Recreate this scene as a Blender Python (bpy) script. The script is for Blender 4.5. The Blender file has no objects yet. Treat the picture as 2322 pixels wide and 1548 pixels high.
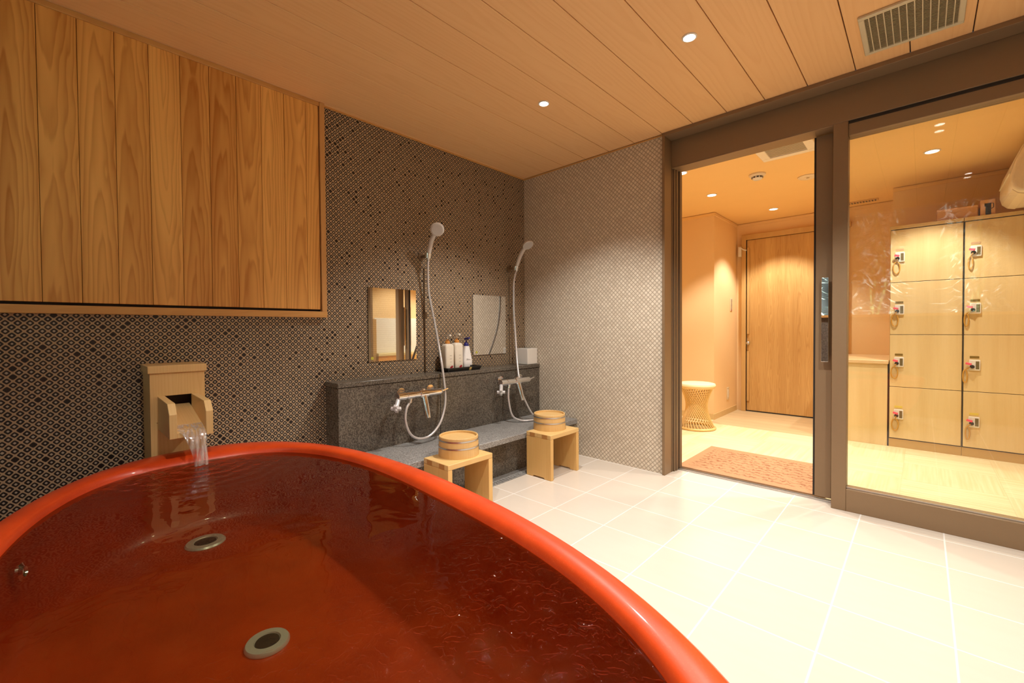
import bpy, bmesh, math, random
from mathutils import Vector, Matrix
random.seed(7)
PI = math.pi
SC = bpy.context.scene
COL = SC.collection
H = 2.249          # bathroom ceiling height
HD = 2.19          # changing room ceiling height

# ------------------------------------------------------------------ mesh builder
class MB:
    def __init__(s): s.bm = bmesh.new()
    def verts_faces(s, vs, fs):
        v = [s.bm.verts.new(p) for p in vs]
        for f in fs:
            try: s.bm.faces.new([v[i] for i in f])
            except ValueError: pass
        return v
    def box(s, x0, x1, y0, y1, z0, z1):
        vs = [(x0,y0,z0),(x1,y0,z0),(x1,y1,z0),(x0,y1,z0),(x0,y0,z1),(x1,y0,z1),(x1,y1,z1),(x0,y1,z1)]
        s.verts_faces(vs, [(0,3,2,1),(4,5,6,7),(0,1,5,4),(1,2,6,5),(2,3,7,6),(3,0,4,7)])
        return s
    def obox(s, c, half, axes):
        c = Vector(c); a = [Vector(v).normalized()*h for v, h in zip(axes, half)]
        vs = []
        for dz in (-1,1):
            for dx, dy in ((-1,-1),(1,-1),(1,1),(-1,1)):
                vs.append(c + a[0]*dx + a[1]*dy + a[2]*dz)
        s.verts_faces(vs, [(0,3,2,1),(4,5,6,7),(0,1,5,4),(1,2,6,5),(2,3,7,6),(3,0,4,7)])
        return s
    def cyl(s, p0, p1, r0, r1=None, n=24, caps=True):
        r1 = r0 if r1 is None else r1
        p0 = Vector(p0); p1 = Vector(p1); d = (p1-p0).normalized()
        q = d.to_track_quat('Z','Y').to_matrix(); X, Y = q.col[0], q.col[1]
        a = [s.bm.verts.new(p0 + (X*math.cos(t)+Y*math.sin(t))*r0) for t in [2*PI*i/n for i in range(n)]]
        b = [s.bm.verts.new(p1 + (X*math.cos(t)+Y*math.sin(t))*r1) for t in [2*PI*i/n for i in range(n)]]
        for i in range(n):
            s.bm.faces.new([a[i], a[(i+1)%n], b[(i+1)%n], b[i]])
        if caps:
            s.bm.faces.new(a[::-1]); s.bm.faces.new(b)
        return s
    def rings(s, rings, closed_top=True, closed_bottom=True, loop=True):
        R = [[s.bm.verts.new(p) for p in r] for r in rings]
        n = len(R[0])
        for a, b in zip(R[:-1], R[1:]):
            for i in range(n if loop else n-1):
                s.bm.faces.new([a[i], a[(i+1)%n], b[(i+1)%n], b[i]])
        if closed_bottom: s.bm.faces.new(R[0][::-1])
        if closed_top: s.bm.faces.new(R[-1])
        return s
    def lathe(s, prof, c=(0,0,0), n=40, axis=(0,0,1), capb=True, capt=True):
        c = Vector(c); q = Vector(axis).normalized().to_track_quat('Z','Y').to_matrix()
        X, Y, Z = q.col[0], q.col[1], q.col[2]
        rings = [[c + Z*z + (X*math.cos(2*PI*i/n)+Y*math.sin(2*PI*i/n))*max(r,1e-4) for i in range(n)] for r, z in prof]
        return s.rings(rings, capt, capb)
    def tube(s, pts, r, n=10):
        pts = [Vector(p) for p in pts]; rr = r if isinstance(r, (list, tuple)) else [r]*len(pts)
        up = Vector((0,0,1)); rings = []; prev = None
        for i, p in enumerate(pts):
            t = (pts[min(i+1,len(pts)-1)] - pts[max(i-1,0)]).normalized()
            if prev is None:
                x = t.cross(up)
                if x.length < 1e-3: x = t.cross(Vector((1,0,0)))
                x.normalize()
            else:
                x = (prev - t*prev.dot(t)).normalized()
            prev = x; y = t.cross(x)
            rings.append([p + (x*math.cos(2*PI*k/n)+y*math.sin(2*PI*k/n))*rr[i] for k in range(n)])
        return s.rings(rings)
    def prism(s, poly, axis, lo, hi):
        def P(a, b, c):
            return {'x':(c,a,b),'y':(a,c,b),'z':(a,b,c)}[axis]
        n = len(poly)
        vs = [P(a,b,lo) for a,b in poly] + [P(a,b,hi) for a,b in poly]
        fs = [tuple(range(n))[::-1], tuple(range(n,2*n))] + [(i,(i+1)%n,n+(i+1)%n,n+i) for i in range(n)]
        s.verts_faces(vs, fs); return s
    def sphere(s, c, r, sx=1, sy=1, sz=1, n=16):
        m = Matrix.Translation(c) @ Matrix.Diagonal((r*sx, r*sy, r*sz, 1))
        bmesh.ops.create_uvsphere(s.bm, u_segments=n, v_segments=n//2+2, radius=1, matrix=m); return s

OFF = {}
def props(o, label=None, cat=None, group=None, kind=None):
    if label: o['label'] = label
    if cat: o['category'] = cat
    if group: o['group'] = group
    if kind: o['kind'] = kind
    return o
def thing(name, loc, label, cat, group=None):
    o = bpy.data.objects.new(name, None); COL.objects.link(o)
    o.location = loc; o.empty_display_size = 0.05
    OFF[o] = Vector(loc)
    return props(o, label, cat, group)
def obj(name, mb, mat, parent=None, smooth=False, bevel=0, seg=2, label=None, auto=None, loc=None):
    bm = mb.bm
    bmesh.ops.recalc_face_normals(bm, faces=bm.faces)
    off = OFF.get(parent, Vector((0,0,0))) if parent else (Vector(loc) if loc else Vector((0,0,0)))
    bmesh.ops.translate(bm, verts=bm.verts, vec=-off)
    me = bpy.data.meshes.new(name); bm.to_mesh(me); bm.free()
    for m in (mat if isinstance(mat, (list, tuple)) else [mat]): me.materials.append(m)
    o = bpy.data.objects.new(name, me); COL.objects.link(o)
    if smooth:
        for p in me.polygons: p.use_smooth = True
        me.set_sharp_from_angle(angle=math.radians(auto or 40))
    if bevel:
        b = o.modifiers.new('Bevel','BEVEL'); b.width = bevel; b.segments = seg
        b.limit_method = 'ANGLE'; b.angle_limit = math.radians(35); b.harden_normals = False
        for p in me.polygons: p.use_smooth = True
        me.set_sharp_from_angle(angle=math.radians(40))
    if parent: o.parent = parent
    else: o.location = off
    OFF[o] = off
    if label: o['label'] = label
    return o
def struct(name, mb, mat, label=None, parent=None, **k):
    o = obj(name, mb, mat, parent, **k)
    if not parent: o['kind'] = 'structure'
    if label: o['label'] = label
    return o
def spline(pts, per=8):
    P = [Vector(p) for p in pts]; out = []
    for i in range(len(P)-1):
        p0, p1, p2, p3 = P[max(i-1,0)], P[i], P[i+1], P[min(i+2,len(P)-1)]
        for k in range(per):
            t = k/per
            out.append(0.5*((2*p1)+(p2-p0)*t+(2*p0-5*p1+4*p2-p3)*t*t+(3*p1-p0-3*p2+p3)*t**3))
    out.append(P[-1]); return out
def dup(root, delta, label=None):
    c = root.copy(); COL.objects.link(c); c.location = root.location + Vector(delta)
    if label: c['label'] = label
    for ch in list(root.children):
        a = ch.copy(); COL.objects.link(a); a.parent = c
        for g in list(ch.children):
            b = g.copy(); COL.objects.link(b); b.parent = a
    return c

# ------------------------------------------------------------------ materials
class NT:
    def __init__(s, name):
        s.mat = bpy.data.materials.new(name); s.mat.use_nodes = True
        s.t = s.mat.node_tree; s.n = s.t.nodes; s.l = s.t.links
        s.b = s.n['Principled BSDF']; s.out = s.n['Material Output']
    def put(s, sock, v):
        if isinstance(v, bpy.types.NodeSocket): s.l.new(v, sock)
        else: sock.default_value = v
    def new(s, typ, **k):
        n = s.n.new(typ)
        for a, b in k.items(): setattr(n, a, b)
        return n
    def m(s, op, a, b=None, c=None, clamp=False):
        n = s.new('ShaderNodeMath', operation=op, use_clamp=clamp)
        for i, v in enumerate((a, b, c)):
            if v is not None: s.put(n.inputs[i], v)
        return n.outputs[0]
    def pos(s): return s.new('ShaderNodeNewGeometry').outputs['Position']
    def objco(s): return s.new('ShaderNodeTexCoord').outputs['Object']
    def xyz(s, v):
        n = s.new('ShaderNodeSeparateXYZ'); s.put(n.inputs[0], v); return n.outputs
    def comb(s, x, y, z):
        n = s.new('ShaderNodeCombineXYZ')
        for i, v in enumerate((x, y, z)): s.put(n.inputs[i], v)
        return n.outputs[0]
    def noise(s, v, scale=5, detail=2, rough=.5, dist=0):
        n = s.new('ShaderNodeTexNoise'); s.put(n.inputs['Vector'], v)
        n.inputs['Scale'].default_value = scale; n.inputs['Detail'].default_value = detail
        n.inputs['Roughness'].default_value = rough; n.inputs['Distortion'].default_value = dist
        return n.outputs['Fac']
    def white(s, v):
        n = s.new('ShaderNodeTexWhiteNoise', noise_dimensions='3D'); s.put(n.inputs['Vector'], v); return n.outputs['Value']
    def mix(s, f, a, b):
        n = s.new('ShaderNodeMix', data_type='RGBA')
        s.put(n.inputs[0], f)
        for i, v in ((6, a), (7, b)):
            if isinstance(v, tuple) and len(v) == 3: v = (*v, 1)
            s.put(n.inputs[i], v)
        return n.outputs[2]
    def ramp(s, f, a, b):   # smoothstep a..b
        n = s.new('ShaderNodeMapRange', interpolation_type='SMOOTHSTEP'); s.put(n.inputs[0], f)
        s.put(n.inputs[1], a); s.put(n.inputs[2], b); return n.outputs[0]
    def bump(s, h, strength=.2, dist=.01):
        n = s.new('ShaderNodeBump'); n.inputs['Strength'].default_value = strength
        n.inputs['Distance'].default_value = dist; s.put(n.inputs['Height'], h); return n.outputs[0]
    def set(s, color=None, rough=None, metal=None, normal=None, spec=None, coat=None, emit=None, es=None):
        if color is not None: s.put(s.b.inputs['Base Color'], (*color, 1) if isinstance(color, tuple) and len(color) == 3 else color)
        if rough is not None: s.put(s.b.inputs['Roughness'], rough)
        if metal is not None: s.put(s.b.inputs['Metallic'], metal)
        if normal is not None: s.put(s.b.inputs['Normal'], normal)
        if spec is not None: s.put(s.b.inputs['Specular IOR Level'], spec)
        if coat is not None: s.put(s.b.inputs['Coat Weight'], coat); s.b.inputs['Coat Roughness'].default_value = .05
        if emit is not None:
            s.put(s.b.inputs['Emission Color'], (*emit, 1)); s.b.inputs['Emission Strength'].default_value = es
        return s.mat

def plain(name, color, rough=.5, metal=0, var=.06, scale=40, bump=0, coat=None, spec=None):
    m = NT(name); p = m.objco()
    n = m.noise(p, scale, 3)
    c = m.mix(n, tuple(x*(1-var) for x in color), tuple(min(1, x*(1+var)) for x in color))
    return m.set(c, rough, metal, m.bump(n, bump, .002) if bump else None, coat=coat, spec=spec)

def wood(name, light, dark, L='z', W='y', pw=.11, off=0.0, ringw=.012, slope=.07, contrast=.6, rough=.45,
         gap=0.0, gapcol=(.05,.025,.01), tone=.25, fibre=.25, world=True, rings=True, spread=.05, coat=None, streak=.35):
    m = NT(name)
    v = m.xyz(m.pos() if world else m.objco()); ix = 'xyz'
    l = v[ix.index(L)]; w = v[ix.index(W)]; d = v[({0,1,2}-{ix.index(L), ix.index(W)}).pop()]
    if not world:
        r0 = m.new('ShaderNodeObjectInfo').outputs['Random']
        l = m.m('ADD', l, m.m('MULTIPLY', r0, 3.7)); w = m.m('ADD', w, m.m('MULTIPLY', r0, 1.3))
    a = m.m('DIVIDE', m.m('SUBTRACT', w, off), pw)
    idx = m.m('FLOOR', a); fr = m.m('SUBTRACT', m.m('SUBTRACT', a, idx), .5)
    r1 = m.white(m.comb(idx, 3.1, 7.7)); r2 = m.white(m.comb(idx, 11.3, 2.2)); r3 = m.white(m.comb(idx, 5.9, 19.4))
    u = m.m('MULTIPLY', fr, pw)
    ll = m.m('ADD', l, m.m('MULTIPLY', r3, 9.0))
    nz = m.noise(m.comb(m.m('MULTIPLY', u, 14), m.m('MULTIPLY', ll, 1.6), m.m('MULTIPLY', idx, 4.7)), 1.6, 2)
    fib = m.noise(m.comb(m.m('MULTIPLY', w, 320), m.m('MULTIPLY', l, 6), m.m('MULTIPLY', d, 30)), 1, 2)
    st = m.noise(m.comb(m.m('MULTIPLY', u, 16), m.m('MULTIPLY', ll, .9), m.m('MULTIPLY', idx, 9.1)), 1, 2)
    val = m.m('MULTIPLY', m.m('SUBTRACT', fib, .5), fibre)
    val = m.m('ADD', val, m.m('MULTIPLY', m.m('SUBTRACT', st, .5), streak*2))
    if rings:
        uu = m.m('ADD', u, m.m('ADD', m.m('MULTIPLY', m.m('SUBTRACT', r1, .5), spread), m.m('MULTIPLY', m.m('SUBTRACT', nz, .5), .035)))
        ph = m.m('MULTIPLY', m.m('PINGPONG', ll, 1.35), slope)
        c = m.m('ADD', m.m('ADD', .004, ph), m.m('MULTIPLY', m.m('SUBTRACT', nz, .5), .03))
        rr = m.m('SQRT', m.m('ADD', m.m('MULTIPLY', uu, uu), m.m('MULTIPLY', c, c)))
        fr2 = m.m('FRACT', m.m('DIVIDE', rr, ringw))
        ring = m.m('POWER', fr2, 1.9)
        fade = m.ramp(fr2, 1.0, .78)
        ring = m.m('MULTIPLY', ring, fade)
        val = m.m('ADD', val, m.m('MULTIPLY', ring, contrast))
    val = m.m('ADD', val, m.m('MULTIPLY', m.m('SUBTRACT', r2, .5), tone*2))
    val = m.m('ADD', val, .28, clamp=True)
    col = m.mix(val, light, dark)
    if gap:
        e = m.ramp(m.m('ABSOLUTE', fr), .5-gap/pw*1.2, .5-gap/pw*.4)
        col = m.mix(e, col, gapcol)
    return m.set(col, rough, 0, m.bump(fib, .05, .002), coat=coat)

def lattice(name, axis, pitch, grout, ring, core, odd, r_in=.15, r_out=.39, dark_ratio=.13, rough=.3, offs=(0,0)):
    m = NT(name); v = m.xyz(m.pos())
    a = m.m('ADD', v['xyz'.index(axis)], offs[0]); b = m.m('ADD', v[2], offs[1])
    U = m.m('DIVIDE', m.m('ADD', a, b), pitch); V = m.m('DIVIDE', m.m('SUBTRACT', a, b), pitch)
    fu, fv = m.m('FLOOR', U), m.m('FLOOR', V)
    du = m.m('ABSOLUTE', m.m('SUBTRACT', m.m('SUBTRACT', U, fu), .5)); dv = m.m('ABSOLUTE', m.m('SUBTRACT', m.m('SUBTRACT', V, fv), .5))
    d = m.m('POWER', m.m('ADD', m.m('POWER', du, 4.5), m.m('POWER', dv, 4.5)), 1/4.5)
    rnd = m.white(m.comb(fu, fv, 1.7)); rnd2 = m.white(m.comb(fv, fu, 5.3))
    solid = m.m('LESS_THAN', rnd, dark_ratio)
    rin = m.m('MULTIPLY', m.m('SUBTRACT', 1, solid), m.m('ADD', r_in-.02, m.m('MULTIPLY', rnd2, .05)))
    inner = m.m('SUBTRACT', 1, m.ramp(d, m.m('SUBTRACT', rin, .03), m.m('ADD', rin, .03)))
    outer = m.ramp(d, r_out-.03, r_out+.03)
    c = m.mix(m.m('MULTIPLY', rnd2, .8), ring, odd)
    c = m.mix(inner, c, core); c = m.mix(outer, c, grout)
    ro = m.m('ADD', rough, m.m('MULTIPLY', outer, .3))
    hgt = m.m('SUBTRACT', 1, outer)
    return m.set(c, ro, 0, m.bump(hgt, .25, .0015))

def granite(name, base, dark, light, rough=.28, scale=1.0):
    m = NT(name); p = m.pos()
    n1 = m.noise(p, 150*scale, 2, .6); n2 = m.noise(p, 330*scale, 1); n3 = m.noise(p, 3.2, 3)
    c = m.mix(m.ramp(n1, .42, .60), dark, base)
    c = m.mix(m.ramp(n2, .58, .70), c, light)
    c = m.mix(m.m('MULTIPLY', m.ramp(n3, .35, .7), .45), c, dark)
    return m.set(c, rough, 0, m.bump(n1, .06, .001))

# procedural glass / water: fresnel mix of clear and mirror reflection
def clear(name, ior, tint=(1,1,1), rough=.0, bump=None):
    m = NT(name); m.n.remove(m.b)
    tr = m.new('ShaderNodeBsdfTransparent'); tr.inputs[0].default_value = (*tint, 1)
    gl = m.new('ShaderNodeBsdfGlossy'); gl.inputs['Roughness'].default_value = rough
    g = m.new('ShaderNodeNewGeometry'); nrm = g.outputs['Normal']
    if bump:
        nrm = bump(m); m.l.new(nrm, gl.inputs['Normal'])
    dt = m.new('ShaderNodeVectorMath', operation='DOT_PRODUCT')
    m.l.new(nrm, dt.inputs[0]); m.l.new(g.outputs['Incoming'], dt.inputs[1])
    cs = m.m('ABSOLUTE', dt.outputs['Value']); f0 = ((ior-1)/(ior+1))**2
    sch = m.m('MULTIPLY_ADD', m.m('POWER', m.m('SUBTRACT', 1, cs, clamp=True), 5), 1-f0, f0, clamp=True)
    mx = m.new('ShaderNodeMixShader')
    m.l.new(sch, mx.inputs[0]); m.l.new(tr.outputs[0], mx.inputs[1]); m.l.new(gl.outputs[0], mx.inputs[2])
    m.l.new(mx.outputs[0], m.out.inputs[0]); return m.mat

DARK_TILE = lattice('dark mosaic', 'y', .0312, (.50,.365,.225), (.007,.004,.004), (.50,.43,.33), (.018,.010,.008), r_in=.155, r_out=.405, dark_ratio=.05, rough=.45, offs=(.006,.003))
LIGHT_TILE = lattice('pale mosaic', 'x', .0312, (.40,.335,.255), (.74,.66,.54), (.70,.61,.49), (.55,.47,.37), r_in=.10, r_out=.385, dark_ratio=.05)
CEIL_WOOD = wood('ceiling boards', (.90,.575,.28), (.74,.39,.16), L='y', W='x', pw=.2, off=.03, ringw=.02, slope=.05, contrast=.28, tone=.03, fibre=.12, rough=.5, spread=.09, streak=.10)
PANEL_WOOD = wood('cedar boards', (.88,.49,.135), (.46,.165,.022), L='z', W='y', pw=.1105, off=-2.701, ringw=.0125, slope=.045, contrast=.60, rough=.5, tone=.22, fibre=.08, streak=.55)
TRIM_WOOD = wood('cedar trim', (.70,.40,.13), (.52,.24,.06), L='y', W='z', pw=.3, off=.9, contrast=.3, tone=.02, fibre=.2)
TRIM_WOOD_V = wood('cedar trim upright', (.66,.38,.14), (.50,.24,.07), L='z', W='y', pw=.3, off=.9, contrast=.2, tone=.02, fibre=.2)
HINOKI = wood('pale cypress', (.74,.50,.215), (.57,.32,.095), L='z', W='y', pw=.09, ringw=.009, slope=.03, contrast=.35, tone=.06, fibre=.2, world=False, streak=.18)
HINOKI_H = wood('pale cypress level', (.76,.53,.24), (.60,.36,.12), L='x', W='y', pw=.2, ringw=.009, slope=.03, contrast=.3, tone=.04, fibre=.2, world=False, streak=.16)
HINOKI_Y = wood('pale cypress stool', (.76,.53,.23), (.60,.34,.10), L='y', W='x', pw=.075, ringw=.009, slope=.03, contrast=.35, tone=.08, fibre=.2, world=False, streak=.2)
HINOKI_X = wood('pale cypress stool side', (.76,.50,.19), (.58,.30,.075), L='z', W='x', pw=.055, ringw=.008, slope=.02, contrast=.3, tone=.12, fibre=.2, world=False, streak=.2)
END_GRAIN = plain('cypress end grain', (.55,.32,.12), .7, 0, .3, 300)
LOCKER_WOOD = wood('ash veneer', (.74,.575,.30), (.56,.375,.14), L='z', W='x', pw=.62, off=.3, ringw=.008, slope=.01, contrast=.12, tone=.03, fibre=.38, streak=.5, rough=.4, rings=False)
LOCKER_EDGE = wood('ash edging', (.66,.48,.21), (.54,.34,.11), L='x', W='z', pw=.62, contrast=.1, tone=.02, fibre=.2, rings=False)
DOOR_WOOD = wood('oak door veneer', (.62,.39,.145), (.36,.17,.04), L='z', W='x', pw=.095, off=.99, ringw=.009, slope=.030, contrast=.45, tone=.06, fibre=.30, streak=.4)
DOOR_FRAME = wood('oak door frame', (.58,.37,.14), (.45,.25,.08), L='z', W='x', pw=.3, contrast=.1, tone=.02, rings=False)
ENTRY_FLOOR = wood('entry floor boards', (.62,.47,.27), (.47,.33,.17), L='x', W='y', pw=.15, off=1.84, ringw=.016, contrast=.3, tone=.12, gap=.0025, gapcol=(.3,.2,.1), rough=.35)
BRONZE = plain('bronze aluminium', (.25,.165,.092), .45, .25, .03, 60)
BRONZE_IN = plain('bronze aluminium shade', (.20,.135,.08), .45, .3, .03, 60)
STEEL = plain('satin steel', (.62,.61,.60), .28, 1, .03, 90)
CHROME = plain('chrome', (.82,.82,.82), .07, 1, .02, 20)
MIRROR = plain('mirror silver', (.86,.86,.84), .015, 1, .005, 5)
WHITE_PLASTIC = plain('white plastic', (.74,.71,.66), .35, 0, .03, 30)
SHOWER_GREY = plain('shower plastic', (.60,.56,.52), .35, 0, .03, 30)
HOSE_GREY = plain('hose vinyl', (.66,.63,.62), .25, .5, .04, 60)
BLACK = plain('black lacquer', (.012,.011,.010), .3, 0, .2, 60)
DARKGAP = plain('dark gap', (.02,.014,.010), .8, 0, .2, 30)
GOLD = plain('brass plate', (.55,.40,.10), .35, .6, .1, 80)
LABELGOLD = plain('gold sticker', (.66,.52,.20), .4, 0, .1, 80)
STONE = granite('dark granite', (.175,.150,.118), (.055,.044,.034), (.30,.265,.22), .25, .85)
STONE_SEAT = granite('flamed granite', (.34,.33,.315), (.17,.16,.15), (.50,.49,.47), .42, .85)
GLASS = clear('window glass', 1.45, (.97,.975,.965))
def plaster(name, col, b=.15):
    m = NT(name); p = m.pos(); n = m.noise(p, 60, 4, .6); n2 = m.noise(p, 6, 2)
    c = m.mix(m.m('MULTIPLY', n2, .5), col, tuple(x*.94 for x in col))
    return m.set(c, .85, 0, m.bump(n, b, .002), spec=.2)
PEACH = plaster('peach plaster', (.82,.585,.315))
PEACH_CEIL = plaster('peach ceiling paper', (.86,.585,.26), .05)
CREAM = plain('cream plastic', (.76,.64,.47), .4, 0, .03, 20)
GRILLE_CREAM = plain('grille cream', (.60,.52,.36), .45, 0, .04, 40)
CARTON = plain('brown carton', (.58,.31,.13), .7, 0, .05, 40)
CARTON_LIGHT = plain('peach carton', (.66,.37,.17), .6, 0, .05, 40)
RATTAN = plain('rattan cane', (.74,.50,.20), .45, 0, .2, 120)
RATTAN_SEAT = plain('woven rattan seat', (.86,.73,.47), .5, 0, .08, 200, .4)
LENS = NT('lamp lens').set((.9,.9,.9), .3, emit=(1,.93,.82), es=14)
LENS_D = NT('warm lamp lens').set((.9,.9,.9), .3, emit=(1,.90,.72), es=14)
RED_KEY = plain('pink key head', (.75,.09,.14), .4, 0, .08, 60)
NAVY = plain('navy pump', (.018,.016,.16), .35)
AMBER = plain('amber pump collar', (.58,.24,.045), .3)
PUMP_WHITE = plain('white pump', (.72,.66,.56), .3)
BOTTLE_IVORY = plain('ivory bottle', (.72,.66,.55), .32)
BOTTLE_WHITE = plain('white bottle', (.80,.79,.78), .3)
PRINT_RED = plain('red flower print', (.45,.02,.03), .4)
PRINT_GREY = plain('grey print', (.30,.27,.25), .4)
PRINT_DARK = plain('dark print', (.035,.03,.03), .4)
STICKER = plain('green sticker', (.52,.50,.06), .4)
STRAP = plain('amber wrist band', (.55,.30,.05), .4)
CLEAR_KNOB = plain('clear acrylic knob', (.72,.72,.73), .12, .3)

def floor_tile():
    m = NT('cream floor tile'); v = m.xyz(m.pos())
    a = m.m('DIVIDE', m.m('SUBTRACT', v[0], 2.2545), .3055); b = m.m('DIVIDE', m.m('ADD', v[1], .9254), .3035)
    ia, ib = m.m('FLOOR', a), m.m('FLOOR', b)
    da = m.m('ABSOLUTE', m.m('SUBTRACT', m.m('SUBTRACT', a, ia), .5)); db = m.m('ABSOLUTE', m.m('SUBTRACT', m.m('SUBTRACT', b, ib), .5))
    e = m.ramp(m.m('MAXIMUM', da, db), .488, .494)
    r = m.white(m.comb(ia, ib, 2.3))
    n = m.noise(m.comb(m.m('MULTIPLY', v[0], 3), m.m('MULTIPLY', v[1], 12), m.m('MULTIPLY', r, 30)), 2.2, 3)
    c = m.mix(m.m('ADD', m.m('MULTIPLY', n, .55), m.m('MULTIPLY', r, .35)), (.67,.605,.525), (.63,.55,.46))
    c = m.mix(e, c, (.76,.73,.69))
    return m.set(c, m.m('ADD', .24, m.m('MULTIPLY', e, .3)), 0, m.bump(m.m('SUBTRACT', 1, e), .3, .001))
FLOOR_TILE = floor_tile()
def mat_floor():
    m = NT('straw vinyl tile'); v = m.xyz(m.pos()); p = .45
    a = m.m('DIVIDE', m.m('SUBTRACT', v[0], .14), p); b = m.m('DIVIDE', m.m('SUBTRACT', v[1], .04), p)
    ia, ib = m.m('FLOOR', a), m.m('FLOOR', b)
    chk = m.m('MODULO', m.m('ADD', m.m('ADD', ia, ib), 40), 2)
    sx = m.noise(m.comb(m.m('MULTIPLY', v[0], 60), m.m('MULTIPLY', v[1], 1.5), 0), 1, 2)
    sy = m.noise(m.comb(m.m('MULTIPLY', v[0], 1.5), m.m('MULTIPLY', v[1], 60), 0), 1, 2)
    s = m.m('ADD', m.m('MULTIPLY', sx, chk), m.m('MULTIPLY', sy, m.m('SUBTRACT', 1, chk)))
    c = m.mix(m.ramp(s, .3, .7), (.80,.72,.46), (.70,.58,.31))
    c = m.mix(m.m('MULTIPLY', chk, .25), c, (.66,.54,.29))
    da = m.m('ABSOLUTE', m.m('SUBTRACT', m.m('SUBTRACT', a, ia), .5)); db = m.m('ABSOLUTE', m.m('SUBTRACT', m.m('SUBTRACT', b, ib), .5))
    e = m.ramp(m.m('MAXIMUM', da, db), .492, .499)
    return m.set(m.mix(m.m('MULTIPLY', e, .35), c, (.5,.38,.18)), .4)
STRAW = mat_floor()
def door_mat_m():
    m = NT('coir mat'); v = m.xyz(m.objco())
    n = m.noise(m.objco(), 90, 3, .7); n2 = m.noise(m.objco(), 16, 2)
    w = m.m('SINE', m.m('ADD', m.m('MULTIPLY', v[1], 112), m.m('MULTIPLY', m.m('SINE', m.m('ADD', m.m('MULTIPLY', v[0], 105), m.m('MULTIPLY', n2, 14))), 1.5)))
    ex = m.ramp(m.m('ABSOLUTE', v[0]), .385, .36); ey = m.ramp(m.m('ABSOLUTE', v[1]), .29, .265)
    f = m.m('MULTIPLY', m.m('MULTIPLY', m.ramp(w, -.1, .7), m.m('MULTIPLY', ex, ey)), m.ramp(m.noise(m.objco(), 40, 2), .36, .52))
    c = m.mix(f, (.42,.235,.125), (.27,.115,.06))
    c = m.mix(m.m('MULTIPLY', m.ramp(n, .45, .65), .5), c, (.48,.27,.14))
    return m.set(c, .95, 0, m.bump(n, .6, .004), spec=.1)
COIR = door_mat_m()
def glaze():
    m = NT('red lacquer glaze'); p = m.pos(); n = m.noise(p, 7, 4, .6); n2 = m.noise(p, 420, 1)
    c = m.mix(m.ramp(n, .3, .7), (.62,.058,.006), (.50,.042,.004))
    c = m.mix(m.m('MULTIPLY', m.ramp(n2, .62, .75), .35), c, (.72,.16,.05))
    return m.set(c, .38, 0, m.bump(n2, .05, .001), coat=.25)
GLAZE = glaze()
LAND = (.50, -2.412)
def water_bump(m):
    p = m.pos(); v = m.xyz(p)
    dx = m.m('SUBTRACT', v[0], LAND[0]); dy = m.m('SUBTRACT', v[1], LAND[1])
    d = m.m('SQRT', m.m('ADD', m.m('MULTIPLY', dx, dx), m.m('MULTIPLY', dy, dy)))
    near = m.ramp(d, .48, .05)
    n1 = m.noise(p, 9, 2, .5, .4); n2 = m.noise(p, 34, 2, .6, 1.2)
    rip = m.m('SINE', m.m('ADD', m.m('MULTIPLY', d, 105), m.m('MULTIPLY', n1, 9)))
    h = m.m('ADD', m.m('MULTIPLY', n1, .0022), m.m('MULTIPLY', near, m.m('ADD', m.m('MULTIPLY', rip, .0011), m.m('MULTIPLY', n2, .0032))))
    right = m.ramp(v[0], 1.55, 2.1)
    h = m.m('ADD', h, m.m('MULTIPLY', right, m.m('MULTIPLY', m.ramp(n2, .5, .62), .0016)))
    b = m.new('ShaderNodeBump'); b.inputs['Strength'].default_value = 1; b.inputs['Distance'].default_value = 1
    m.l.new(h, b.inputs['Height']); return b.outputs[0]
WATER = clear('bath water surface', 1.33, (.47,.48,.38), .02, water_bump)
def stream_m():
    m = NT('falling water'); m.n.remove(m.b); v = m.xyz(m.objco())
    s = m.noise(m.comb(m.m('MULTIPLY', v[1], 130), m.m('MULTIPLY', v[2], 9), m.m('MULTIPLY', v[0], 40)), 1, 3)
    tr = m.new('ShaderNodeBsdfTransparent'); tr.inputs[0].default_value = (.97,.96,.95,1)
    gl = m.new('ShaderNodeBsdfGlossy'); gl.inputs['Roughness'].default_value = .12
    df = m.new('ShaderNodeBsdfDiffuse'); df.inputs[0].default_value = (.85,.82,.80,1)
    m1 = m.new('ShaderNodeMixShader'); m1.inputs[0].default_value = .55
    m.l.new(gl.outputs[0], m1.inputs[1]); m.l.new(df.outputs[0], m1.inputs[2])
    m2 = m.new('ShaderNodeMixShader'); m.l.new(m.m('MULTIPLY', m.ramp(s, .34, .74), .62), m2.inputs[0])
    m.l.new(tr.outputs[0], m2.inputs[1]); m.l.new(m1.outputs[0], m2.inputs[2]); m.l.new(m2.outputs[0], m.out.inputs[0])
    return m.mat
STREAM = stream_m()

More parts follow.
